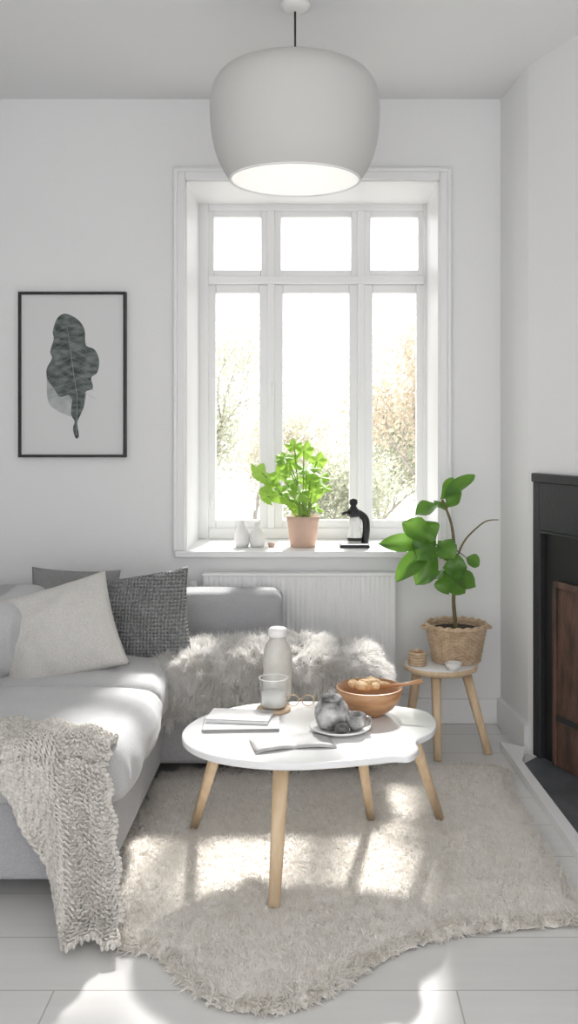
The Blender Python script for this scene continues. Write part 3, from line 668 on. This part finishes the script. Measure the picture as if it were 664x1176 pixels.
tube('rear_column',catmull([(x+0.045,y+0.01,z+0.02),(x+0.052,y+0.01,z+0.08),(x+0.046,y+0.01,z+0.13),(x+0.015,y+0.005,z+0.155),(x-0.012,y,z+0.158)],6,False),0.017,M['black'],cm,14)
lathe('boiler',[(0,0),(0.030,0),(0.034,0.02),(0.026,0.06),(0.030,0.10),(0.022,0.118),(0,0.12)],(x-0.002,y,z+0.022),M['ceram'],cm,32,False)
lathe('boiler_band',[(0,0),(0.035,0),(0.035,0.014),(0,0.014)],(x-0.002,y,z+0.03),M['black'],cm,32,False)
lathe('brew_head',[(0,0),(0.024,0),(0.030,0.012),(0.028,0.03),(0.018,0.04),(0.012,0.05),(0.020,0.062),(0.018,0.078),(0,0.084)],(x-0.008,y,z+0.14),M['black'],cm,32,False)
tube('lever',[(x-0.03,y-0.01,z+0.165),(x-0.058,y-0.03,z+0.155)],[0.005,0.008],M['black'],cm)

# ---------------- pendant ----------------
pl=root('pendant_lamp'); py_=3.33; pc=(339-364)*py_/FP; pz=2.187; k_=py_/3.25
prof=[(0.222,0),(0.250,0.045),(0.270,0.095),(0.282,0.15),(0.287,0.205),(0.287,0.25),(0.281,0.295),(0.266,0.33),(0.240,0.356),(0.195,0.373),(0.13,0.382),(0.06,0.386),(0.02,0.387)]
prof=[(a*k_,b*k_) for a,b in prof]
def smoothprof(pr): return [(q.x,q.y) for q in catmull([Vector((a,b,0)) for a,b in pr],4,False)]
sp=smoothprof(prof); ht=prof[-1][1]
lathe('shade_outer',sp+[(0.0,ht)],(pc,py_,pz),M['shade'],pl,96,False)
lathe('shade_inner',[(a-0.006,b+0.0) for a,b in sp[:-1]]+[(0.0,ht-0.006)],(pc,py_,pz-0.0),M['shadein'],pl,96,False)
rr_=prof[0][0]-0.003
tube('shade_rim',[(pc+rr_*math.cos(a),py_+rr_*math.sin(a),pz) for a in [2*math.pi*i/96 for i in range(96)]],0.0045,M['shadein'],pl,8,closed=True)
tube('cord',[(pc,py_,pz+ht-0.01),(pc,py_,Ht-0.02)],0.0035,M['black'],pl,8)
lathe('ceiling_rose',[(0.0,-0.028),(0.03,-0.028),(0.052,-0.016),(0.055,0),(0,0)],(pc,py_,Ht),M['ceram'],pl,40,False)
lathe('bulb_holder',[(0,0.30),(0.022,0.30),(0.022,0.385),(0,0.385)],(pc,py_,pz),M['ceram'],pl,20,False)
bm_=mat('bulb_glow',(0.9,0.9,0.88),0.4); nb=bm_.node_tree.nodes['Principled BSDF']; nb.inputs['Emission Color'].default_value=(1,0.97,0.93,1); nb.inputs['Emission Strength'].default_value=12
lathe('bulb',[(0,0.195),(0.025,0.202),(0.042,0.23),(0.04,0.26),(0.022,0.30),(0,0.30)],(pc,py_,pz),bm_,pl,24,False)

# ---------------- outside ----------------
box('garden_ground',-20,20,5.2,40,-1.0,-0.9,M['grass'])
gr=root('garden_trees')
def tree(nm,x,y,hgt,spread,m,nl,seed,zb=-0.9,ls=0.07,trunk=0.06):
    random.seed(seed); r=gr; a=Acc(); l=Acc(); tips=[]
    def grow(p,d,L,rad,dep):
        q=p+d*L; mid=p.lerp(q,0.5)+Vector((random.uniform(-1,1),random.uniform(-1,1),0))*L*0.07
        a.add(*tubegeo([p,mid,q],[rad,rad*0.85,rad*0.7],5))
        if dep<=3: tips.append((mid,L)); tips.append((q,L))
        if dep==0: return
        for k in range(3):
            nd=(d+Vector((random.uniform(-1,1),random.uniform(-1,1),random.uniform(-.25,.6)))*spread).normalized(); grow(p.lerp(q,random.uniform(0.5,1)),nd,L*random.uniform(0.62,0.85),rad*0.55,dep-1)
    grow(Vector((x,y,zb)),Vector((0,0,1)),hgt*0.28,trunk,5)
    for k in range(nl):
        t,L=random.choice(tips); c=t+Vector((random.gauss(0,1),random.gauss(0,1),random.gauss(0,1)))*0.16
        n=Vector((random.gauss(0,1),random.gauss(0,1),random.gauss(0,1))).normalized(); s=n.orthogonal().normalized(); u=n.cross(s); w=ls*random.uniform(.5,1)
        l.add([c-s*w*0.5,c+u*w*0.28,c+s*w*0.5,c-u*w*0.28],[(0,1,2,3)])
    mesh(nm+'_branches',a.v,a.f,M['hazed_bark'],r); mesh(nm+'_foliage',l.v,l.f,m,r)
tree('tree_1',-1.45,11.0,4.4,0.75,M['oB'],16000,3)
tree('tree_2',1.45,10.5,4.6,0.75,M['oA'],16000,5)
tree('tree_3',3.0,14.0,6.0,0.7,M['oC'],9000,8)
tree('tree_4',-3.0,15.0,6,0.7,M['oC'],9000,9)
tree('bush_1',0.15,12.0,2.6,0.95,M['oB'],11000,12,trunk=0.04)
tree('bush_2',-0.9,14.0,3.6,0.95,M['oC'],12000,14,trunk=0.04)
tree('bush_3',0.9,14.5,4.0,0.95,M['oB'],12000,15,trunk=0.04)

# ---------------- light ----------------
w=bpy.data.worlds.new('sky'); scene.world=w; w.use_nodes=True
bg=w.node_tree.nodes['Background']; bg.inputs[0].default_value=(0.99,0.99,1.0,1); bg.inputs[1].default_value=2.4
sl=bpy.data.lights.new('sun','SUN'); sl.energy=8.5; sl.angle=math.radians(4); sl.color=(1,0.98,0.95)
so=bpy.data.objects.new('sun',sl); scene.collection.objects.link(so)
dv=Vector((-0.11,-1.0,-0.90)); so.rotation_euler=dv.to_track_quat('-Z','Y').to_euler(); so.location=(1,10,9)

cam=bpy.data.cameras.new('camera'); co=bpy.data.objects.new('camera',cam); scene.collection.objects.link(co); scene.camera=co
co.location=(0,0,H); co.rotation_euler=(math.pi/2,0,0); cam.sensor_fit='VERTICAL'; cam.sensor_height=36; cam.lens=FP/1176*36
cam.shift_x=-32/1176; cam.shift_y=-98/1176; cam.clip_start=0.05
scene.view_settings.view_transform='Standard'; scene.view_settings.look='None'; scene.view_settings.exposure=0.0
